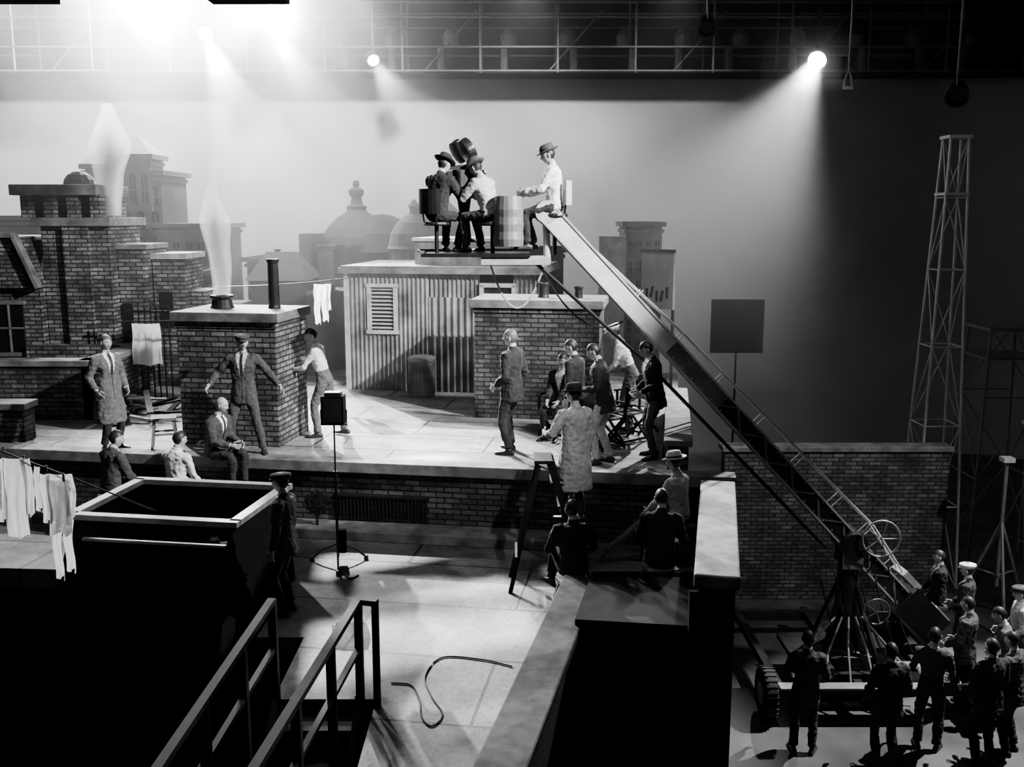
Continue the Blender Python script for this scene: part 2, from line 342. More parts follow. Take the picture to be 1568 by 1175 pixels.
mb.bb(a0-.04,a0+.05,b0-.06,b0+.03,0,2.3,2); mb.bb(-5.78,-5.7,b0-.06,b0,1.15,2.07,2); mb.bb(-5.25,-5.17,b0-.06,b0,1.15,2.07,2); mb.bb(-5.8,-5.15,b0-.07,b0,1.12,1.19,2); mb.bb(-5.8,-5.15,b0-.07,b0,2.03,2.1,2)
for i in range(11): mb.box((-5.475,b0-.02,1.24+i*.075),(.46,.05,.012),2,M.Rotation(.6,3,'X'))
mb.bb(-3.55,-3.47,b0-.07,b0+.02,0,2.1,2); mb.bb(-2.93,-2.85,b0-.07,b0+.02,0,2.1,2); mb.bb(-3.55,-2.85,b0-.07,b0+.02,2.05,2.13,2); mb.bb(-3.47,-2.93,b0-.01,b0+.03,0,2.05,3)
mb.bb(a0-.12,a1+.1,b0-.16,b1,2.3,2.4,4); mb.bb(a0-.08,a1+.06,b0-.12,b1,2.4,2.44,4)
mb.bb(-5.0,-3.1,b0+.7,b1,2.44,2.9,4); mb.bb(-5.05,-3.05,b0+.65,b1,2.9,2.96,2)
mb.obj('corrugated_rooftop_shed',[CORR,BLK,PLANKT,WOODB,COP],rz=SETR)
mb=MB(); mb.lathe((0,0,0),[(.235,0),(.245,.03),(.25,.7)],0,36); mb.lathe((0,0,.7),[(.27,-.02),(.275,.03),(.2,.07),(.02,.09)],0,36)
for i in range(36): mb.box((.252*cos(i*pi/18),.252*sin(i*pi/18),.36),(.02,.012,.6),0,M.Rotation(i*pi/18,3,'Z'))
mb.obj('dustbin',[CORR],(-1.72,18.55,0))
# ---------- lower roof + parapets
mb=MB(); out=[(-1.25,5),(-.5,5),(.82,10.42),(2.3,10.42),(2.68,12.55),SW(.9,12.88),SW(-11,12.88),(-11,12.2),(-2.7,11.6),(-2.7,9.8),(-2.2,9.8),(-2.2,8.45),(-1.25,8.45)]; out=[WS(*p) for p in out]
mb.prism(out,-1.25,-1.0,0); mb.prism(out,-3.9,-1.25,1); mb.obj('lower_rooftop',[DECK2,BLK],rz=SETR)
def strip(name,p0,p1,w,z0,z1,m,cop,ct=.1,ov=.04):
    p0=V((p0[0],p0[1],0));p1=V((p1[0],p1[1],0)); L=(p1-p0).length; ang=math.atan2(p1.y-p0.y,p1.x-p0.x)
    mb=MB(); mb.bb(0,L,-w/2,w/2,z0,z1-ct,0); mb.bb(-ov,L,-w/2-ov,w/2+ov,z1-ct,z1,1); return mb.obj(name,[m,cop],(p0.x,p0.y,0),ang,bevel=.02)
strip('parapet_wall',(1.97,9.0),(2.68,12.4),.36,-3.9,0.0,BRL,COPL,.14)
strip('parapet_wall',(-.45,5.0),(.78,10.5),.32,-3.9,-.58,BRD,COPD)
mb=MB(); mb.prism([(.62,9.15),(1.84,8.98),(2.1,10.4),(.88,10.4)],-3.9,-.52,0); mb.tube([(.9,10.38,-.56),(2.0,10.38,-.56)],.07,0,12); mb.prism([(1.7,8.93),(2.0,8.93),(2.0,8.99),(1.7,8.99)],-3.9,-.15,0)  # slim last strip paints the shaded part of the parapet's near end
mb.obj('shaded_pit_block',[TAR_SHADE])  # black block in place of the shadowed roof pit, shade as colour
mb=MB(); mb.beam((1.95,12.2,-.25),(1.1,12.1,-.95),.12,.05); mb.obj('wooden_brace',[WOOD])
# ---------- bulkhead (battered shaft)
mb=MB(); A=.93;B=.72
z=.17;m=1
mb.bb(-A-.07,A+.07,-B-.07,-B+.05,z-.03,z+.03,m); mb.bb(-A-.07,A+.07,B-.05,B+.07,z-.03,z+.03,m); mb.bb(-A-.07,-A+.05,-B,B,z-.03,z+.03,m); mb.bb(A-.05,A+.07,-B,B,z-.03,z+.03,m)
mb.bb(-A,A,-B,-B+.05,.06,.14,0)
def wloc(x,y,z): a,b=WS(x+3.77,y-10.92); return (a,b,z)
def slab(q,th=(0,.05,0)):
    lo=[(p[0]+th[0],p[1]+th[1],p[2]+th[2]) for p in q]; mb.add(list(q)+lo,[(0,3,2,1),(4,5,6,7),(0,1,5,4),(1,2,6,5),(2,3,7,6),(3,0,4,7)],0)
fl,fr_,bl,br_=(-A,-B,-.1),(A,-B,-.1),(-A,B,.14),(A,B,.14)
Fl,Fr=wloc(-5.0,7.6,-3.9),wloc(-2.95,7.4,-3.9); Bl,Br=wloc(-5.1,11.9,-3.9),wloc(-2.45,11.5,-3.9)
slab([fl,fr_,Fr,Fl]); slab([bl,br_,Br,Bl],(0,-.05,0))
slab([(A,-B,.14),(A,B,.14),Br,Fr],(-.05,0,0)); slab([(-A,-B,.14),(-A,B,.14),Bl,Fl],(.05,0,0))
mb.bb(-A+.1,A-.1,-B-.02,-B+.02,-.11,-.08,1)
mb.obj('stair_bulkhead',[TAR_SHADE,PLANKT,WOOD],(-3.77,10.92,0),SETR)
mb=MB()
def rail(x0,y0,x1,y1):
    mb.beam((x0,y0,0),(x1,y1,-.02),.07,.05,0); mb.beam((x0,y0,-.45),(x1,y1,-.47),.05,.04,0)
    for i in range(4):
        f=i/3; x=x0+(x1-x0)*f; y=y0+(y1-y0)*f; mb.beam((x,y,-1.5),(x,y,0),.07,.07,0)
rail(-1.38,8.35,-1.62,5.6); rail(-2.15,8.35,-2.22,5.6); mb.beam((-1.22,8.3,-1.0),(-1.22,8.3,.0),.06,.06,0); mb.beam((-1.4,8.35,-.0),(-1.2,8.3,-.0),.07,.05,0)
for s in(-2.15,-1.4): mb.beam((s,8.4,-1.0),(s,4.6,-3.9),.05,.25,0)
for i in range(13): mb.box((-1.78,8.25-i*.28,-1.15-i*.21),(.75,.26,.04),0)
mb.obj('stair_handrail',[WOODB])
# ---------- clothesline
def shirt(mb,x,y,z,w,h,sl=True,leg=False):
    def sheet(x0,x1,z0,z1,ph,tap=0,n=14,mm=12):
        vs=[];fs=[]
        for j in range(mm+1):
            for i in range(n+1):
                fx=i/n; fz=j/mm; ww=(x1-x0)*(1-tap*fz); xx=x0+(x1-x0)*tap*fz/2+ww*fx
                vs.append((xx+.008*sin(fz*7+ph),y+.03*fz*sin(fx*14+ph+fz*2)+.012*sin(fz*5+ph),z0+(z1-z0)*fz+.02*sin(fx*9+ph)*fz-.012*sin(fx*pi)*(1-fz)))
        for j in range(mm):
            for i in range(n): a=j*(n+1)+i; fs.append((a,a+1,a+n+2,a+n+1))
        mb.add(vs,fs,0)
    if leg: sheet(x-w/2,x+w/2,z,z-h*.45,1); sheet(x-w/2,x-w*.02,z-h*.43,z-h,2,.2); sheet(x+w*.02,x+w/2,z-h*.43,z-h*.93,2.5,.2)
    else:
        sheet(x-w/2,x+w/2,z,z-h,x*9,-.1)
        if sl: sheet(x-w/2-.07,x-w/2+.03,z,z-h*.8,3,.2); sheet(x+w/2-.03,x+w/2+.07,z,z-h*.72,5,.2)
mb=MB()
shirt(mb,-4.83,9.25,1.09,.22,.80,True); shirt(mb,-4.62,9.28,1.0,.06,.45,False); shirt(mb,-4.44,9.3,.92,.19,.62,True); shirt(mb,-4.45,9.36,.9,.22,1.08,False,True)
shirt(mb,-5.12,9.2,1.22,.22,.9,True)
mb.tube([(-5.6,9.15,1.5),(-4.8,9.25,1.1),(-4.4,9.35,.9),(-3.85,10.25,.25)],.008,1)
for x,z in((-4.92,1.16),(-4.73,1.07),(-4.52,.97),(-4.36,.89)): mb.box((x,9.27,z),(.015,.02,.08),2)
mb.obj('laundry_clothesline',[CLO,STEELD,WOOD],smooth=True)
mb=MB(); shirt(mb,0,0,0,.28,.75,False,True); shirt(mb,.12,.05,0,.1,.5,False); mb.tube(sag((-2.2,0,-.05),(.6,0,.12),.05),.008,1); mb.obj('laundry_clothesline',[CLO,STEELD],(-3.55,18.3,2.15),smooth=True)
# ---------- light stand
mb=MB()
for a in(30,160,280):
    x,y=.38*cos(radians(a)),.38*sin(radians(a)); mb.tube([(0,0,.28),(x*.6,y*.6,.17),(x,y,.04)],.014,0); mb.lathe((x,y,.0),[(.03,0),(.03,.06)],0,10)
mb.tube([(0,0,.1),(0,0,1.2)],.018); mb.tube([(0,0,1.1),(0,0,1.85)],.011); mb.lathe((0,0,1.15),[(.03,0),(.03,.08)],0,10)
mb.box((0,0,2.02),(.28,.2,.36),1); mb.box((0,-.11,2.02),(.22,.03,.30),0); mb.box((0,0,2.22),(.2,.14,.05),0); mb.tube([(-.16,0,2.02),(-.16,0,1.83),(.16,0,1.83),(.16,0,2.02)],.01)
mb.box((.05,.05,.3),(.1,.08,.3),1)
mb.obj('lamp_stand',[STEELD,BLK],(-2.22,12.0,-1.0),bevel=.004)
mb=MB()
def sm(pts,r):
    pts=[V(p) for p in pts]; out=[]
    for i in range(len(pts)-1):
        p0=pts[max(0,i-1)];p1=pts[i];p2=pts[i+1];p3=pts[min(len(pts)-1,i+2)]
        for k in range(8):
            t=k/8; out.append(.5*((2*p1)+(p2-p0)*t+(2*p0-5*p1+4*p2-p3)*t*t+(3*p1-p0-3*p2+p3)*t**3))
    out.append(pts[-1]); mb.tube(out,r,0,6)
z=-.99
sm([(0,9.1,z),(-.3,9.25,z),(-.7,9.3,z),(-.84,8.9,z),(-.75,8.5,z),(-.62,8.15,z),(-.7,7.95,z),(-.8,8.1,z),(-.85,8.4,z),(-.95,8.7,z),(-1.15,8.75,z)],.008)
sm([(.6,12.0,z),(.5,11.3,z),(.75,11.0,z),(.55,10.9,z)],.01); sm([(-2.2,11.9,z),(-2.0,11.5,z),(-1.9,11.6,z)],.01)
mb.obj('floor_cable',[RUB],smooth=True)
# ---------- step ladder
mb=MB(); tp=V((.38,11.8,.45))
for dy in(-.22,.22):
    mb.beam((.92,11.85+dy*1.25,-1),(tp.x+.08,tp.y+dy*.8,tp.z),.035,.09,0,(1,0,0)); mb.beam((-.02,11.3+dy*1.2,-1),(tp.x-.05,tp.y+dy*.8,tp.z-.05),.03,.05,0,(1,0,0))
mb.box(tp,(.22,.46,.04),0)
for i in range(1,5):
    f=i/5; mb.box((.92+(tp.x+.08-.92)*f,11.85,-1+1.45*f),(.16,.46,.03),0)
mb.beam((.05,11.1,-.6),(.05,11.65,-.6),.03,.04); mb.obj('step_ladder',[WOODB])
def stool(loc,h,name='wooden_stool',m=WOOD):
    mb=MB(); mb.box((0,0,h),(.36,.32,.04),0)
    for x in(-1,1):
        for y in(-1,1): mb.beam((x*.18,y*.16,0),(x*.13,y*.11,h),.035,.035,0)
        mb.beam((x*.165,-.14,h*.35),(x*.165,.14,h*.35),.02,.03); mb.beam((-.15,x*.14,h*.5),(.15,x*.14,h*.5),.02,.03)
    return mb.obj(name,[m],loc,.3)
stool((-5.15,14.25,0),.45); stool((-5.5,13.05,-1),.58); stool((-4.6,13.0,-1),.58); stool((2.1,12.0,-1),.53); stool((1.72,10.9,-1),.36); stool((.72,10.8,-1),.24)
def folding_chair(loc,rz,name='folding_director_chair'):
    mb=MB()
    for x in(-.26,.26):
        mb.beam((x,-.22,0),(x,.22,.45),.03,.03); mb.beam((x,.22,0),(x,-.22,.45),.03,.03); mb.beam((x,-.22,.45),(x,-.24,.9),.03,.03); mb.beam((x,.2,.45),(x,.2,.64),.03,.03); mb.beam((x,-.26,.65),(x,.26,.65),.05,.025)
    mb.box((0,0,.45),(.5,.42,.02),1); mb.box((0,-.235,.78),(.52,.015,.18),1); mb.beam((-.26,-.2,.05),(.26,-.2,.05),.02,.03); mb.beam((-.26,.2,.05),(.26,.2,.05),.02,.03)
    mb.obj(name,[WOODB,CL[2]],loc,rz)
folding_chair((1.75,14.7,0),.7); folding_chair((.75,15.1,0),2.6); folding_chair((2.0,15.4,0),2.2); folding_chair((1.35,14.3,0),-1)
# ---------- camera crane
mb=MB(); A=V((.47,14,3.45)); B=V((6.49,14.5,-2.93)); d=(B-A).normalized(); side=d.cross(V((0,0,1))).normalized(); up=side.cross(d)
L=(B-A).length; Rb=M((side,d,up)).transposed()
def P(t,s=0,u=0): return A+d*(L*t)+side*s+up*u
for s in(-.13,.13):
    mb.box(P(.5,s*.9,0),(.02,L,.24),2,Rb); mb.box(P(.5,s,.13),(.07,L,.03),1,Rb); mb.box(P(.5,s,-.13),(.07,L,.03),1,Rb)
    mb.box(P(.15,s*1.1,0),(.02,L*.3,.24),0,Rb); mb.box(P(.36,s*1.05,0),(.02,L*.14,.24),4,Rb)
    mb.lathe(P(0,s-.02 if s<0 else s,0),[(.16,-.01),(.16,.03)],1,20,Rb@M.Rotation(pi/2,3,'Y'))
    for i in range(40): mb.sph(P(.02+i*.0245,s*1.12,.09),(.012,.012,.012),1,None,6,4); mb.sph(P(.02+i*.0245,s*1.12,-.09),(.012,.012,.012),1,None,6,4)
    for i in range(16): mb.beam(P(.42+i*.035,s*1.02,.12*(1 if i%2 else -1)),P(.455+i*.035,s*1.02,.12*(-1 if i%2 else 1)),.03,.02,4)
mb.box(P(.5,0,.0),(.2,L*.99,.16),2,Rb)
for s in(-.1,.1):
    mb.tube([P(.1,s,.14),P(.3,s,.27),P(.78,s,.42),P(.97,s,.15)],.014,1,6)
    for t in(.2,.3,.4,.5,.6,.7,.78,.86): mb.tube([P(t,s,.13),P(t,s,.2+.2*min(1,t/.7)*(1 if t<.8 else .6))],.01,1,6)
    mb.tube([P(.035,s*1.5,-.6),P(.3,s,-.40),P(.75,s,-.33)],.022,2,8)
mb.tube([P(.0,0,0),V((.5,14,2.75))],.05,1,10)
C=V((5.15,14.4,0))
mb.lathe((C.x,C.y,-3.35),[(.55,0),(.5,.12),(.28,.2),(.2,.5),(.16,.9),(.15,1.5),(.2,1.62)],2,18)
for a in range(4):
    x,y=.6*cos(a*pi/2+.7),.6*sin(a*pi/2+.7); mb.beam((C.x+x,C.y+y,-3.35),(C.x+x*.25,C.y+y*.25,-2.2),.06,.06,2)
for s in(-.22,.22): mb.box((C.x,C.y+s,-1.62),(.3,.04,.5),4)
mb.lathe((C.x,C.y-.3,-1.5),[(.2,0),(.2,.6)],2,20,M.Rotation(-pi/2,3,'X'))
for rr,cz in((.28,-1.35),(.2,-2.5)):
    n=24; mb.tube([(C.x+.35+rr*cos(2*pi*i/n),C.y-.35,cz+rr*sin(2*pi*i/n)) for i in range(n+1)],.015,4,6)
    for i in range(5): a=2*pi*i/5; mb.tube([(C.x+.35,C.y-.35,cz),(C.x+.35+rr*cos(a),C.y-.35,cz+rr*sin(a))],.01,4,6)
mb.box(P(.96,0,.02),(.5,.8,.5),2,Rb); mb.box(P(.90,0,.28),(.4,.35,.1),1,Rb)
for i in range(4): mb.box(P(.985,0,.27)+up*.0+side*(-.18+.12*i),(.08,.3,.06),1,Rb)
zc=-3.5
for y in(13.55,16.3): mb.beam((3.8,y,zc),(6.9,y,zc),.12,.16,2)
for x in(3.95,5.15,6.75): mb.beam((x,13.3,zc),(x,16.5,zc),.12,.14,2)
mb.box((5.15,14.5,-3.4),(1.6,1.5,.08),2); mb.box((4.5,13.7,-3.3),(.5,.3,.25),2); mb.box((5.9,13.7,-3.3),(.4,.3,.2),4); mb.beam((3.9,13.4,-3.38),(6.2,13.4,-3.38),.2,.03,4)
for i in range(5): mb.tube([(4.3+i*.35,13.55,-3.45),(4.45+i*.3,13.9,-3.0-.1*(i%2)),(4.9+.1*i,14.1,-2.6)],.018,4,6)
for i in range(6): mb.tube(sag((C.x-.5+.2*i,C.y-.3,-2.0+.1*(i%3)),(C.x-.1+.25*i,C.y-.5,-3.3),.15+.05*i),.012,2,6)
for x in(3.75,6.85):
    for y in(13.5,16.4):
        Rw=M.Rotation(pi/2,3,'Y'); mb.lathe((x-.1,y,-3.52),[(.24,0),(.36,.01),(.38,.05),(.38,.15),(.36,.19),(.24,.2)],3,28,Rw); mb.lathe((x-.12,y,-3.52),[(.05,0),(.22,.03),(.22,.2),(.05,.23)],1,18,Rw)
        for i in range(28): a=2*pi*i/28; mb.box((x,y+.38*cos(a),-3.52+.38*sin(a)),(.17,.03,.02),3,M.Rotation(a+pi/2,3,'X'))
mb.box((0.05,14,2.78),(.95,.75,.10),1); mb.box((-.5,14,2.86),(1.5,.8,.05),2)
mb.tube([(-1.2,13.7,2.9),(-1.35,14.3,2.9),(-.6,14.6,2.9),(.3,14.5,2.9)],.02,2,8)
for x,y,zz in((-1.05,13.85,3.3),(-.27,13.8,3.3),(.6,14.0,3.42)):
    mb.lathe((x,y,zz-.04),[(.17,0),(.19,.02),(.18,.05)],2,18); mb.tube([(x,y,2.85),(x,y,zz-.03)],.03,2,8)
def back(x,y,zz,a,m):
    R=M.Rotation(radians(a),3,'Z'); n=9; o=[];i_=[]
    for k in range(n):
        t=-.9+1.8*k/(n-1); o.append(V((.24*sin(t),-.24*cos(t)+.0,0))); i_.append(V((.2*sin(t),-.2*cos(t),0)))
    ring=lambda h:[V((x,y,zz))+R@(p+V((0,0,h))) for p in o+i_[::-1]]
    mb.loft([ring(.12),ring(.17),ring(.42),ring(.46)],m)
    for k in(1,7): mb.tube([V((x,y,zz))+R@o[k]*.9+V((0,0,.3)),V((x,y,zz-.02))+R@o[k]*.7],.012,2,6)
back(-1.05,13.85,3.3,-35,2); back(.6,14.0,3.42,90,1)
mb.lathe((-.05,13.72,2.98),[(.2,0),(.215,.1),(.205,.2),(.215,.3),(.205,.4),(.212,.5),(.2,.6),(.19,.68),(.12,.68)],4,20)
mb.tube(sag((-.3,14,2.7),(.42,14,2.6),.55,16),.014,1,6); mb.tube(sag((.45,14,2.6),(1.6,14.1,1.9),.35),.012,2,6)
mb.obj('camera_crane',[STEEL,PLANKT,STEELD,RUB,STEELM],smooth=False)
mb=MB(); Rc=M.Rotation(radians(25),3,'Z')
mb.box((0,0,0),(.28,.42,.34),0,Rc); mb.box(Rc@V((.16,-.05,.02)),(.06,.26,.24),0,Rc); mb.box(Rc@V((-.16,.05,0)),(.06,.2,.2),0,Rc)
for dy in(-.14,.15): mb.lathe(Rc@V((-.06,dy,.34)),[(.05,-.02),(.165,0),(.17,.03),(.17,.09),(.165,.12),(.05,.14)],0,24,Rc@M.Rotation(radians(60),3,'Y'))
mb.lathe(Rc@V((0,.2,0)),[(.06,0),(.06,.08),(.085,.1),(.085,.2)],0,18,Rc@M.Rotation(-pi/2,3,'X')); mb.box(Rc@V((0,.42,.03)),(.3,.02,.24),0,Rc); mb.tube([Rc@V((.2,-.1,.05)),Rc@V((.2,-.32,.08))],.035,0,12)
mb.lathe((0,0,-.9),[(.2,0),(.1,.05),(.07,.4),(.1,.6),(.16,.73)],0,16)
for s in(-1,1): mb.tube([Rc@V((s*.16,-.15,-.25)),Rc@V((s*.2,-.35,-.3))],.012,1,6)
n=20; mb.tube([Rc@V((.2,-.1+.1*cos(2*pi*i/n),-.25+.1*sin(2*pi*i/n))) for i in range(n+1)],.01,1,6)
mb.obj('film_camera',[STEELD,PLANKT],(-.68,14.2,3.93),bevel=.006)
mb=MB(); mb.bb(4.0,8.25,18,18.3,-3.9,-.98,0); mb.bb(3.95,8.3,17.95,18.35,-.98,-.88,1); mb.obj('freestanding_brick_wall',[BR,COP],bevel=.015)
mb=MB(); mb.box((0,0,1.17),(1.08,.03,1.1),0); mb.tube([(0,.03,-3.9),(0,.03,1.7)],.02,1)
for a in(0,2.1,4.2): mb.tube([(0,0,-3.4),(.5*cos(a),.5*sin(a),-3.9)],.015,1)
mb.obj('black_flag_stand',[BLK,STEELD],(4.6,20,0))
def tower(name,x,y,z0,z1,w0,w1,m,n=7):
    mb=MB()
    def c(f,i): w=w0+(w1-w0)*f; sx,sy=((-1,-1),(1,-1),(1,1),(-1,1))[i%4]; return V((x+sx*w/2,y+sy*w/2,z0+(z1-z0)*f))
    fr=[1-(1-i/n)**1.15 for i in range(n+1)]
    for i in range(4):
        mb.tube([c(0,i),c(1,i)],.028,0,6)
        for k in range(n):
            mb.tube([c(fr[k],i),c(fr[k+1],i+1)] if (k+i)%2 else [c(fr[k],i+1),c(fr[k+1],i)],.012,0,5); mb.tube([c(fr[k+1],i),c(fr[k+1],i+1)],.015,0,5)
    mb.box((x,y,z1),(w1+.1,w1+.1,.06),0); mb.box((x,y,z0+(z1-z0)*.88),(w1+.14,w1+.14,.05),0); return mb.obj(name,[m])
tower('lighting_tower',8.35,19,-3.9,4.85,.9,.34,STEEL,6)
tower('lighting_tower',10.3,20.5,-3.9,1.1,1.4,1.0,STEELM,3)
def tripod(loc,s=1):
    mb=MB()
    for a in(.3,2.4,4.5): mb.tube([(0,0,1.9*s),(.75*cos(a),.75*sin(a),0)],.03,0,6); mb.tube([(0,0,.9*s),(.38*cos(a),.38*sin(a),.95*s)],.02,0,6)
    mb.tube([(0,0,.7*s),(0,0,3.0*s)],.035,0); mb.box((0,0,3.05*s),(.2,.2,.08),1); mb.obj('light_tripod',[STEELM,PLANKT],loc)
tripod((8.75,16.9,-3.9)); tripod((10.0,18.6,-3.9),1.1)
# ---------- lamps
def lamp(name,loc,target,r=.3,lit=True,hang=1.2):
    loc=V(loc); d=(V(target)-loc).normalized(); R=d.to_track_quat('Z','X').to_matrix(); mb=MB()
    mb.lathe((0,0,0),[(r*.3,-r*1.5),(r*.85,-r*1.4),(r*.95,-r*.9),(r,0),(r*1.08,0),(r*1.08,.06),(r*.9,.06),(r*.9,-.02)],0,24,R)
    mb.lathe((0,0,0),[(.01,.0),(r*.88,-.005)],1,24,R,False)
    x=R@V((1,0,0)); mb.tube([x*r*1.15,x*r*1.15+V((0,0,r*1.3)),V((0,0,r*1.7)),-x*r*1.15+V((0,0,r*1.3)),-x*r*1.15],.02,0,6)
    if hang: mb.tube([(0,0,r*1.6),(0,0,r*1.6+hang)],.03,0,6)
    return mb.obj(name,[STEELD,LENS if lit else GL],loc)
def spot(loc,target,e,ang,blend=.4,rad=.25):
    l=bpy.data.lights.new('spot_light','SPOT'); l.energy=e; l.spot_size=radians(ang); l.spot_blend=blend; l.shadow_soft_size=rad
    o=bpy.data.objects.new('spot_light_beam',l); bpy.context.collection.objects.link(o)
    d=(V(target)-V(loc)).normalized(); o.location=V(loc)+d*.35; o.rotation_euler=d.to_track_quat('-Z','Y').to_euler(); return o
def fres(loc,tg,e,ang,r=.3,blend=.4,name='real_or_added_spotlight',rad=None):
    lamp(name,loc,tg,r); spot(loc,tg,e,ang,blend,rad or r*.7)
fres((-8.2,27.5,8.2),(-2.2,14.6,0),40000,19,.24,rad=.08)
fres((-6.6,27.8,8.5),(.5,14.2,0),24000,16,.24,rad=.08)
fres((-3.8,28,7.6),(1.5,14.5,0),6000,24,.18)
fres((8.35,28,7.6),(1.5,15,0),22000,28,.28,.8)
fres((7.5,8.5,8.5),(-5,17,1.8),16000,42,.3,.5,rad=.1)
fres((-12,15,7.5),(-4.7,9.3,.6),3000,10,.25,.4)  # unseen lamp, added to brighten the laundry
fres((9.5,13.5,9.2),(2.0,17.0,1.2),7000,34,.25,.6)  # second key added for the right-hand chimney, people and billboard
fres((4.5,2.0,10.5),(-.8,13.4,.2),3500,17,.25,.8)  # front fill added behind the view to lift the upper roof's face
fres((12.5,9.0,8.0),(6.2,16.5,-2.2),4500,30,.25,.7)  # extra out-of-frame spot for the freestanding wall and crane base
fres((13.3,16.5,11.2),(7.0,13.0,-3.5),26000,25,.25,rad=.1)
fres((-9.5,22,9.6),(-6.4,16.2,3.2),9000,30,.2,.8)  # rear spot above frame, added to whiten the chimney smoke
s0=V((-5,23.5,11.8)); t0=V((-.8,10.0,-1)); fres(s0,t0,46000,16,.25,.3,rad=.03)  # added lamp above frame that throws shadow streaks on the lower roof
dd=(t0-s0).normalized(); xx=dd.cross(V((0,0,1))).normalized(); uu=xx.cross(dd); cc=s0+dd*3.4; mb=MB()
for a in(-.62,.62): mb.beam(xx*a-uu*.62,xx*a+uu*.62,.05,.05); mb.beam(-xx*.62+uu*a,xx*.62+uu*a,.05,.05)
for a,b,w in((-.45,-.34,.10),(-.27,-.10,.13),(-.03,-.12,.06),(.06,.20,.12),(.30,.20,.08),(.44,.52,.08)): mb.beam(-xx*.62+uu*a,xx*.62+uu*b,w,.01,0,dd)
for a,b,w in((-.34,-.1,.09),(.18,.36,.10)): mb.beam(xx*a-uu*.62,xx*b+uu*.62,w,.01,0,dd)
mb.tube([uu*.62,uu*.62+V((0,0,3.0))],.02); mb.obj('added_cucoloris',[WOODB],cc)  # unseen slats, added to break that beam into streaks
for x,e in((-13,4500),(-8.5,8000),(-4,4800),(.4,3600),(4.2,1500)):  # washers above frame, added to grade the backdrop's brightness
    fres((x,25.5,9.9),(x-.3,30,2.6),e,90,.3,1)
for p,e in(((-9.4,28.4,9.5),17000),((-6.2,28.4,9.3),16000)):
    p=V(p); lamp('open_face_arc',p,(-2,10,2),.22); spot(p,p+V((-.6,-.8,-.1)),e,172,.35,.3)
# ---------- catwalk
mb=MB()
for y in(29,30.6):
    for z in(7.45,8.1,8.9,9.3): mb.tube([(-19,y,z),(16,y,z)],.035,0,6)
    for i in range(16): x=-18.5+i*2.2; mb.tube([(x,y,7.4),(x,y,12.9)],.035,0,6)
mb.bb(-19,16,29,30.6,7.38,7.44,1)
for i in range(10): x=-17+i*3.6; mb.tube([(x,29.6,7.45),(x+1.6,29.6,9.2)],.03,0,6)
for z in(7.4,8.4,9.2): mb.tube([(16,29,z),(13,17,z)],.035,0,6)
for i in range(9): f=i/8; mb.tube([(16-3*f,29-12*f,7.4),(16-3*f,29-12*f,12.9)],.03,0,6)
mb.bb(-19,16,28.2,28.3,9.2,9.35,0)
mb.obj('lighting_catwalk',[PIPE,BLK])
mb=MB()
for i in range(16): mb.tube([(-12+i*1.7+.3*sin(i*5),30.3,7.5),(-12+i*1.7+.3*sin(i*5),30.3,8.3)],.12,0,8); mb.lathe((-12+i*1.7,30.2,8.3),[(.22,0),(.25,.3),(.1,.5)],0,12)
mb.obj('stored_lamp_row',[PIPE])
mb=MB()
for x0,x1 in((-8,-5.9),(-3.9,-2.9),(-.9,-.05)): mb.bb(x0,x1,13,13.5,6.12+(.1 if x0>-1 else 0),6.4,0)
mb.bb(-8,8,13.4,13.6,6.4,6.5,0); mb.bb(2.9,3.1,12.9,14,6.3,6.7,0)
for x in(-7,-3.3,-.5,3,6): mb.tube([(x,13.3,6.4),(x,13.3,13)],.03,0,6)
mb.obj('overhead_beam',[BLK])
mb=MB(); mb.tube([(0,0,.1),(0,0,5)],.012,1); mb.lathe((0,0,-.1),[(.01,-.06),(.06,-.03),(.07,.03),(.03,.12),(.03,.2)],0,12); mb.obj('hanging_bulb',[BULB,STEELD],(-.7,15,6.65))
mb=MB(); mb.tube([(0,0,.2),(0,0,7.3)],.012,0); mb.tube([(-.07,0,-.1),(-.05,0,.05),(0,0,.2),(.05,0,.05),(.07,0,-.1)],.02,0); mb.box((0,0,-.1),(.16,.05,.05),0); mb.obj('cable_hook',[STEELM],(5.6,17,5.6))
lamp('unlit_studio_lamp',(3.7,19.5,6.9),(3,12,0),.17,False,3); lamp('unlit_studio_lamp',(8.3,19,5.6),(5,12,0),.2,False,4); lamp('unlit_studio_lamp',(.9,22,8.3),(0,12,0),.2,False,3)
lamp('unlit_studio_lamp',(8.9,18.5,7.6),(5,12,0),.22,False,3)

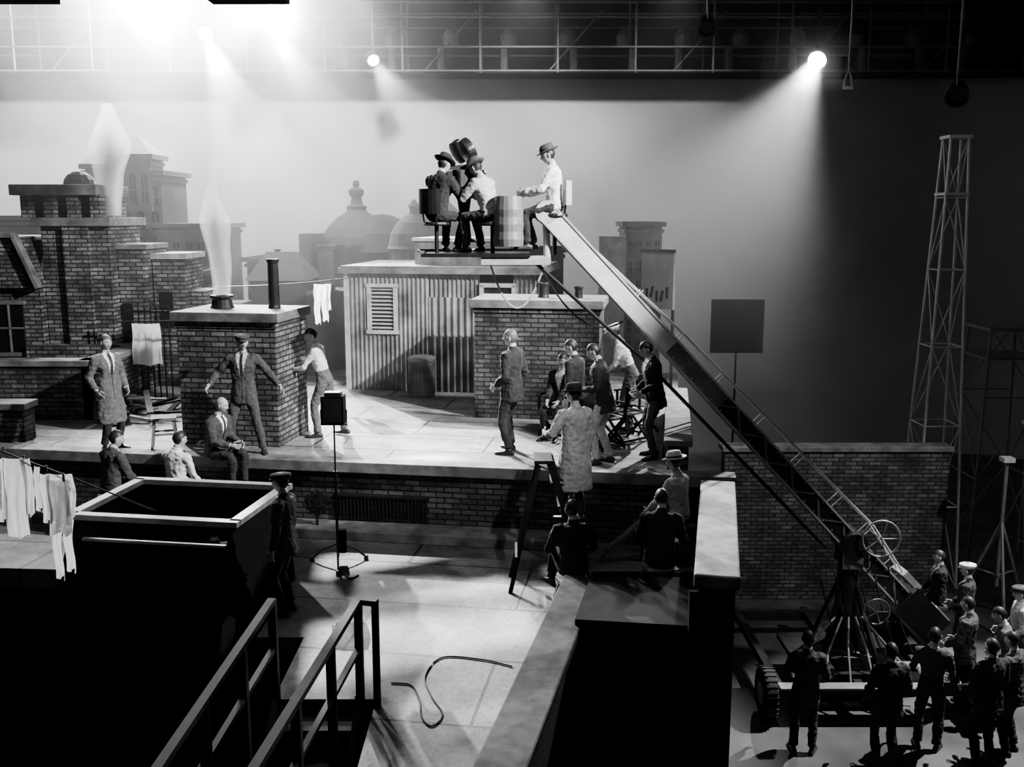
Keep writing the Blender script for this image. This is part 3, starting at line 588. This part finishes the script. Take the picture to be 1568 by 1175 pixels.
# ---------- background city
def building(name,x0,x1,y,dp,z0,z1,rows,cols,m=0,arch=False,cor=.12,wf=.5,hf=.62,ped=0):
    mb=MB(); mb.bb(x0,x1,y,y+dp,z0,z1,m)
    if cor: mb.bb(x0-cor,x1+cor,y-cor,y+dp+cor,z1-.12,z1,m); mb.bb(x0-cor/2,x1+cor/2,y-cor/2,y+dp,z1-.26,z1-.18,m)
    cw=(x1-x0)/cols if cols else 0; rh=(z1-.35-z0)/rows if rows else 0
    for r in range(rows):
        for c in range(cols):
            cx=x0+cw*(c+.5); cz=z0+rh*(r+.5); w=cw*wf; h=rh*hf
            mb.bb(cx-w/2,cx+w/2,y-.02,y+.02,cz-h/2,cz+h/2,3); mb.bb(cx-w/2-.03,cx+w/2+.03,y-.06,y,cz-h/2-.05,cz-h/2,m)
            mb.bb(cx-.015,cx+.015,y-.03,y,cz-h/2,cz+h/2,m); mb.bb(cx-w/2,cx+w/2,y-.03,y,cz-.015,cz+.015,m)
            if arch: mb.lathe((cx,y+.0,cz+h/2),[(w/2,-.02),(w/2,.02)],3,16,M.Rotation(pi/2,3,'X'))
    if ped: mb.add([(x0-.1,y-.1,z1),(x1+.1,y-.1,z1),(x1+.1,y+dp,z1),(x0-.1,y+dp,z1),((x0+x1)/2,y+dp/2,z1+ped)],[(0,1,4),(1,2,4),(2,3,4),(3,0,4)],m)
    return mb.obj(name,[BG,BGD,BGL,GL])
building('towered_hotel_facade',-11.0,-9.1,26,2,-1,4.55,8,5,0,True); building('towered_hotel_facade',-10.2,-9.3,25.8,1,3.5,4.95,1,3,0,True,ped=.55); building('towered_hotel_facade',-10.95,-10.4,25.8,1,3.5,4.7,1,2,0,True,ped=.5)
building('city_tenement',-9.1,-7.5,25.5,2,-1,3.2,6,5); building('city_tenement',2.75,3.62,24,1.5,-1,3.25,8,4,2,cor=.09,wf=.45)
building('city_tenement',-8.2,-6.9,21.5,1.5,-.2,2.2,3,4,1)
building('city_tenement',-7.1,-6.3,26.5,1.5,-1,2.3,5,4,0); building('city_tenement',.2,1.3,25,1.5,-1,2.6,7,5,1,cor=.08); building('city_tenement',-13.5,-11.3,25,2,-1,3.4,6,6,0)
mb=MB(); mb.bb(-5.6,-3.2,27.5,29,-1,2.7,1); mb.lathe((-4.4,28.3,2.6),[(1.05,0),(1.0,.2),(.8,.5),(.55,.75),(.3,.9),(.24,1.0)],1,28)
mb.lathe((-4.4,28.3,3.55),[(.26,0),(.3,.1),(.18,.16),(.14,.35),(.2,.42),(.22,.55),(.13,.62),(.07,.64),(.1,.72),(.08,.8),(.01,.84)],1,16)
mb.lathe((-3.7,28.3,2.4),[(1.1,0),(.95,.5),(.65,.85),(.3,1.0),(.02,1.04)],1,24); mb.bb(-5.9,-5.3,27.5,28.5,1,2.9,1)
mb.lathe((-2.1,28.5,2.6),[(.7,0),(.7,.5),(.6,.9),(.3,1.2),(.12,1.3),(.1,1.6),(.02,1.7)],1,24); mb.bb(-3.0,-1.2,28,29,-1,2.7,1)
mb.obj('domed_capitol',[BG,BGD])
mb=MB(); mb.lathe((-2.45,25,2.2),[(.62,0),(.62,.35),(.7,.38),(.66,.45),(.6,.75),(.45,1.02),(.25,1.18),(.12,1.24),(.12,1.4),(.16,1.42),(.02,1.6)],0,32)
for i in range(16): a=i*pi/8; mb.box((-2.45+.64*cos(a),25+.64*sin(a),2.38),(.05,.05,.34),0)
mb.bb(-3.3,-1.7,24.3,26,-1,2.2,0); mb.obj('domed_rotunda',[BGL],smooth=False)
mb=MB(); mb.bb(-5.7,-4.55,21.5,23,-.5,2.0,1); mb.add([(-5.8,21.4,2.0),(-4.45,21.4,2.0),(-4.45,23.1,2.0),(-5.8,23.1,2.0),(-5.5,22.2,2.6),(-4.8,22.2,2.6)],[(0,1,5,4),(1,2,5),(2,3,4,5),(3,0,4)],1)
mb.bb(-4.3,-4.0,22,22.3,1.5,2.75,0); mb.bb(-4.36,-3.94,21.94,22.36,2.65,2.75,0); mb.bb(-4.6,-3.3,21.8,23,-.5,1.75,0); mb.bb(-6.2,-5.6,20.2,21,0,1.55,2); mb.bb(-6.25,-5.55,20.15,21,1.55,1.62,0)
for x,h in((-5.3,.3),(-4.9,.22),(-3.7,.35)): mb.lathe((x,22.4,1.7),[(.07,0),(.06,.9+h-.3),(.09,.95+h-.3)],1,10)
mb.obj('distant_rooftop_block',[BG,BGD,BGL])
mb=MB(); mb.box((0,0,0),(.95,.05,1.15),0); mb.box((0,-.03,.57),(1.0,.06,.06),1)
for x in(-.4,0,.4): mb.tube([(x,.05,-2.15),(x,.05,.5)],.03,1,6)
for i in range(5): mb.box((-.3+.15*i,-.03,-.3+.05*sin(i*2)),(.05,.02,.22),1,M.Rotation(.3*(i%2),3,'Y'))
mb.obj('rooftop_billboard',[BGL,STEELD],(2.9,19.6,2.15),-1.0)
shell('plaster_parapet',(1.9,2.45,21.5,21.8,-3.9,2.95),PLANKT)
# ---------- left building
mb=MB(); Y=19.0
mb.bb(-9.0,-7.7,Y,Y+1.6,0,3.3,0); mb.bb(-8.55,-8.05,Y-.12,Y,0,3.3,0); mb.bb(-9.1,-7.6,Y-.18,Y+1.7,3.2,3.36,1)
for i in range(4): mb.bb(-9.35+i*.44,-9.15+i*.44,Y,Y+1.3,3.36,3.78,0)
mb.bb(-9.5,-7.85,Y-.1,Y+1.5,3.78,3.98,1); mb.sph((-8.45,Y+.6,3.98),(.3,.3,.28),1)
mb.bb(-11.5,-9.0,Y-.2,Y+2,0,2.1,0); mb.add([(-11.5,Y-.4,3.0),(-9.3,Y-.4,3.0),(-8.95,Y-.4,2.05),(-11.5,Y-.4,2.05),(-11.5,Y+2,3.0),(-9.3,Y+2,3.0),(-8.95,Y+2,2.05),(-11.5,Y+2,2.05)],[(0,3,2,1),(4,5,6,7),(1,2,6,5),(0,1,5,4)],0)
mb.beam((-11.5,Y-.45,3.05),(-9.3,Y-.45,3.05),.2,.08,1); mb.beam((-9.3,Y-.45,3.05),(-8.9,Y-.45,2.05),.2,.08,1)
mb.bb(-9.9,-9.35,Y-.24,Y-.18,.8,1.75,2); mb.bb(-9.96,-9.3,Y-.27,Y-.2,.72,.8,1); mb.bb(-9.64,-9.6,Y-.27,Y-.2,.8,1.75,1); mb.bb(-9.96,-9.3,Y-.27,Y-.2,1.72,1.8,1); mb.bb(-9.9,-9.35,Y-.27,Y-.2,1.25,1.29,1)
mb.bb(-9.3,-7.4,Y-.35,Y,0,.95,0); mb.bb(-7.7,-7.15,Y+.3,Y+1.5,0,2.75,0); mb.bb(-7.75,-7.1,Y+.25,Y+1.5,2.75,2.85,1); mb.bb(-7.65,-7.45,Y+.27,Y+.31,.4,1.7,2)
mb.obj('brick_tenement_stack',[BRL,COP,GL],bevel=.01)
mb=MB(); Y=18.6; mb.bb(-7.12,-6.5,Y+1,Y+2.2,0,2.55,0); mb.bb(-7.14,-6.44,Y+.95,Y+2.2,2.55,2.66,1); mb.bb(-6.5,-6.15,Y+1.2,Y+2.2,0,1.9,0); mb.bb(-7.0,-6.75,Y+.97,Y+1.01,1.2,1.9,2)
for i in range(7): mb.beam((-7.0+i*.11,Y-.5,.0),(-7.0+i*.11,Y-.5,1.75),.02,.02,2)
mb.beam((-7.1,Y-.5,1.65),(-6.2,Y-.5,1.65),.02,.04,2); mb.beam((-7.1,Y-.5,1.2),(-6.2,Y-.5,1.2),.02,.04,2)
mb.obj('brick_party_wall',[BRL,COPL,GL])
mb=MB(); shirt(mb,0,0,0,.5,.75,False); mb.tube([(-.6,0,.03),(.8,0,.05)],.008,1); mb.obj('hanging_bedsheet',[CLO,STEELD],(-6.55,17.5,1.5))
mb=MB(); mb.bb(-11.5,-6.9,16.2,16.5,0,.92,0); mb.bb(-11.5,-6.85,16.15,16.55,.92,1.02,1); mb.bb(-7.2,-6.9,16.2,18.5,0,.92,0); mb.bb(-7.25,-6.85,16.2,18.5,.92,1.02,1)
mb.bb(-11.5,-7.4,14.6,14.95,-.0,.5,0); mb.bb(-11.5,-7.35,14.55,15.0,.5,.6,1); mb.obj('roof_parapet',[BR,COP],bevel=.012)
mb=MB()
for i in range(16): mb.box((random.uniform(-.5,.5),random.uniform(-.7,.7),.06+.03*i%.3),(random.uniform(.4,1.0),.1,.03),i%2,M.Rotation(random.uniform(-1.5,1.5),3,'Z')@M.Rotation(random.uniform(-.3,.3),3,'Y'))
mb.obj('timber_pile',[PLANKT,WOODB],(-6.3,16.6,0))
def volmat(name,d,g):
    m=bpy.data.materials.new(name); m.use_nodes=True; nt=m.node_tree; nt.nodes.remove(nt.nodes['Principled BSDF']); v=nt.nodes.new('ShaderNodeVolumeScatter'); v.inputs['Density'].default_value=d; v.inputs['Anisotropy'].default_value=g
    nt.links.new(v.outputs[0],nt.nodes['Material Output'].inputs['Volume']); return m
def smoke(name,loc,h,r0,r1,dens):
    n=20
    for sc,fh in((.4,.7),(.7,.86),(1,1)):
        mb=MB(); rs=[]
        for j in range(18):
            f=j/17; r=(r0+(r1-r0)*f**.8)*sc*(1 if f<.65 else (1-f)/.35*.8+.2); cx=.10*f*sin(f*4+loc[0])
            rs.append([V((cx+r*cos(2*pi*i/n)*(1+.3*noise.noise(V((cos(2*pi*i/n),f*4,sc*3)))),r*sin(2*pi*i/n)*(1+.3*noise.noise(V((sin(2*pi*i/n),f*4,sc*3)))),h*f*fh+.002*sc)) for i in range(n)])
        mb.loft(rs); mb.obj(name,[volmat(name+'_smoke',dens,.3)],loc,smooth=True)
sx,sy=SW(-6.75,14.2); smoke('chimney_smoke',(sx,sy,2.2),1.75,.13,.25,3.4)
smoke('chimney_smoke',(-7.75,19.3,3.4),2.1,.18,.45,2.4)
mb=MB(); mb.bb(-16.9,10.5,17.0,29.9,.3,12.8); mb.obj('stage_haze',[volmat('haze',.0100,.5)])
for s,dn in((1,.020),(.66,.04),(.36,.07)):  # denser haze shells added around the arcs to widen their glow
    mb=MB(); mb.sph((0,0,0),(6.4*s,2.6*s,4.2*s),0,None,36,24); mb.obj('added_glow_cloud',[volmat('glow_haze',dn,.3)],(-7.8,27.2,8.4),smooth=True)
for s in(1,.5):  # small haze balls added to give the right lamp a halo
    mb=MB(); mb.sph((0,0,0),(1.4*s,1.2*s,1.5*s),0,None,28,18); mb.obj('added_glow_cloud',[volmat('halo_haze',.07,.1)],(8.1,27.6,7.35),smooth=True)

# ---------- people
human('actor_in_suit_and_cap',(-3.85,13.9,0),185,1.74,hat='cap',hc=2,tc=2,bc=2,sc=4,hands=((-.56,.12,1.0),(.46,.18,1.06)),feet=((-.26,.05,0),(.24,-.02,0)),head=(25,0))
human('actor_leaning_on_chimney',(-2.9,15.0,0),85,1.72,top='sweater',tc=5,bc=3,lean=14,hands=((-.12,.5,1.1),(.2,.48,1.25)),feet=((-.1,.1,0),(.12,-.3,0)),head=(30,0))
human('man_in_dark_suit',(0,13.95,0),60,1.80,tc=1,bc=1,hair=2,feet=((-.17,-.05,0),(.15,.1,0)),hands=((-.2,.16,.98),(.27,.02,.9)),head=(20,0))
human('man_in_overcoat',(-5.9,14.15,0),-125,1.70,top='coat',tc=3,bc=1,hair=2,hands=((-.22,.14,.95),(.25,.1,.95)))
human('seated_crew_man',(-5.5,13.05,-1),-35,1.75,pelvis=(0,0,.70),feet=((-.14,.4,0),(.14,.38,0)),hands=((-.12,.38,.75),(.14,.36,.75)),tc=2,head=(-30,5),lean=8)
human('seated_crew_man',(-4.6,13.0,-1),-25,1.75,top='shirt',pelvis=(0,0,.70),feet=((-.14,.4,0),(.14,.38,0)),hands=((-.12,.38,.75),(.14,.36,.75)),tc=5,head=(-20,5),lean=8)
human('seated_crew_man',(-4.2,13.5,0.02),-110,1.68,pelvis=(0,0,.12),feet=((-.14,.42,-.42),(.14,.4,-.42)),hands=((-.1,.4,.25),(.1,.38,.25)),tc=2,bc=1,hair=1,bald=True,lean=12,head=(10,0))
human('man_on_ladder',(.78,11.98,-.41),30,1.74,top='coat',tc=4,bc=1,hat='fedora',hc=1,hands=((-.3,.22,1.15),(.27,.05,.85)),head=(25,0),feet=((-.1,.03,0),(.1,-.03,0)))
human('crew_woman_seated',(.78,15.05,0),150,1.62,top='suit',tc=1,bc=1,pelvis=(0,0,.58),feet=((-.1,.42,0),(.1,.42,0)),hands=((-.1,.35,.65),(.1,.35,.65)),longh=True,tie=False)
human('crew_man_in_jacket',(.93,13.95,0),60,1.66,tc=1,bc=2,head=(20,10),lean=5)
human('crew_man_in_jacket',(1.27,13.3,0),75,1.70,tc=1,bc=4,lean=10,head=(10,12),hands=((-.15,.3,1.1),(.2,.28,1.0)),feet=((-.12,.08,0),(.12,-.08,0)))
human('crew_man_in_white_shirt',(1.88,15.3,0),80,1.78,top='shirt',tc=5,bc=3,lean=22,hat='cap',hc=5,hands=((-.15,.45,.95),(.2,.4,.95)))
human('crew_man_in_jacket',(2.02,13.65,0),100,1.70,tc=0,bc=2,lean=8,head=(0,22),hands=((-.1,.25,1.0),(.15,.25,1.0)),feet=((-.15,.05,0),(.15,-.05,0)))
human('man_in_panama_hat',(2.12,12.0,-1),55,1.72,tc=4,bc=1,hat='fedora',hc=5,pelvis=(0,0,.66),feet=((-.14,.42,0),(.14,.4,0)),hands=((-.12,.38,.72),(.14,.36,.72)),lean=6)
human('seated_crew_man',(1.72,10.9,-1),-10,1.72,tc=1,bc=1,pelvis=(0,0,.49),feet=((-.16,.5,0),(.16,.5,0)),hands=((-.2,.4,.6),(.2,.38,.6)),lean=18,head=(20,5))
human('seated_crew_man',(.72,10.85,-1),10,1.72,tc=0,bc=0,pelvis=(0,0,.37),feet=((-.16,.55,0),(.16,.5,0)),hands=((-.2,.42,.55),(.2,.4,.55)),lean=10)
human('crew_man_in_jacket',(-2.52,10.45,-1),80,1.62,tc=1,bc=0,hat='cap',hc=0)
human('man_in_stairwell',(-3.35,10.62,-1.5),20,1.5,tc=0,bc=0,hat='fedora',hc=4)
human('camera_assistant',(-1.05,13.85,2.89),-35,1.74,tc=1,bc=1,hat='fedora',hc=1,pelvis=(0,0,.54),feet=((-.12,.35,0),(.14,.3,0)),hands=((-.1,.5,.95),(.16,.42,.85)),lean=12,head=(-10,8))
human('camera_operator',(-.27,13.82,2.89),55,1.72,tc=4,bc=2,hat='fedora',hc=2,pelvis=(0,0,.54),feet=((-.12,.38,0),(.14,.3,0)),hands=((-.12,.5,.9),(.16,.45,.8)),lean=22,head=(10,5))
human('crane_crew_man',(.6,14.0,2.93),85,1.76,top='suit',tc=5,bc=1,hat='fedora',hc=2,pelvis=(0,0,.6),feet=((-.12,.38,0),(.14,.3,-.02)),hands=((-.14,.42,.8),(.16,.42,.78)),lean=5,head=(10,12))
for n,x,y,fc,hh,k in(('grip_man',4.0,12.5,-15,1.78,dict(tc=2,bc=1)),('grip_man',5.0,12.15,5,1.76,dict(tc=1,bc=1,bald=False)),('grip_man',5.75,12.6,-25,1.78,dict(tc=2,bc=1,top='shirt')),
  ('grip_man',6.35,12.2,20,1.8,dict(tc=1,bc=0)),('grip_man',7.25,13.4,70,1.75,dict(tc=3,bc=1,top='shirt',lean=15)),('grip_man',7.75,14.2,80,1.75,dict(tc=4,bc=1,top='shirt',hat='cap',hc=2)),
  ('grip_man',6.75,13.75,50,1.76,dict(tc=2,bc=1)),('grip_man',7.4,15.2,60,1.75,dict(tc=1,bc=1,hat='cap',hc=5)),('grip_man',7.2,15.8,80,1.76,dict(tc=0,bc=1)),('grip_man',6.85,12.5,40,1.74,dict(tc=2,bc=1,lean=6))):
    human(n,(x,y,-3.9),fc,hh,hands=((-.2,.25,1.02),(.22,.22,1.0)),**k)
w=bpy.data.worlds.new('w'); bpy.context.scene.world=w; w.use_nodes=True; w.node_tree.nodes['Background'].inputs[0].default_value=(.0,.0,.0,1)
for nm,loc,tg,e,sz in(('overhead_area_lamp',(-3,10,12.5),(-3,14,0),250,6),):  # wide, weak area lamp over the set, out of view
    l=bpy.data.lights.new(nm,'AREA'); l.energy=e; l.size=sz; o=bpy.data.objects.new(nm,l); o.location=loc; o.rotation_euler=(V(tg)-V(loc)).to_track_quat('-Z','Y').to_euler(); bpy.context.collection.objects.link(o)
c=bpy.data.cameras.new('camera'); co=bpy.data.objects.new('camera',c); bpy.context.collection.objects.link(co); co.location=(0,0,3.4); co.rotation_euler=(radians(90-9.7),0,0); c.sensor_width=36; c.lens=36*1506/1568; c.clip_end=200; bpy.context.scene.camera=co
try: bpy.context.scene.view_settings.look='AgX - Medium High Contrast'
except Exception: pass
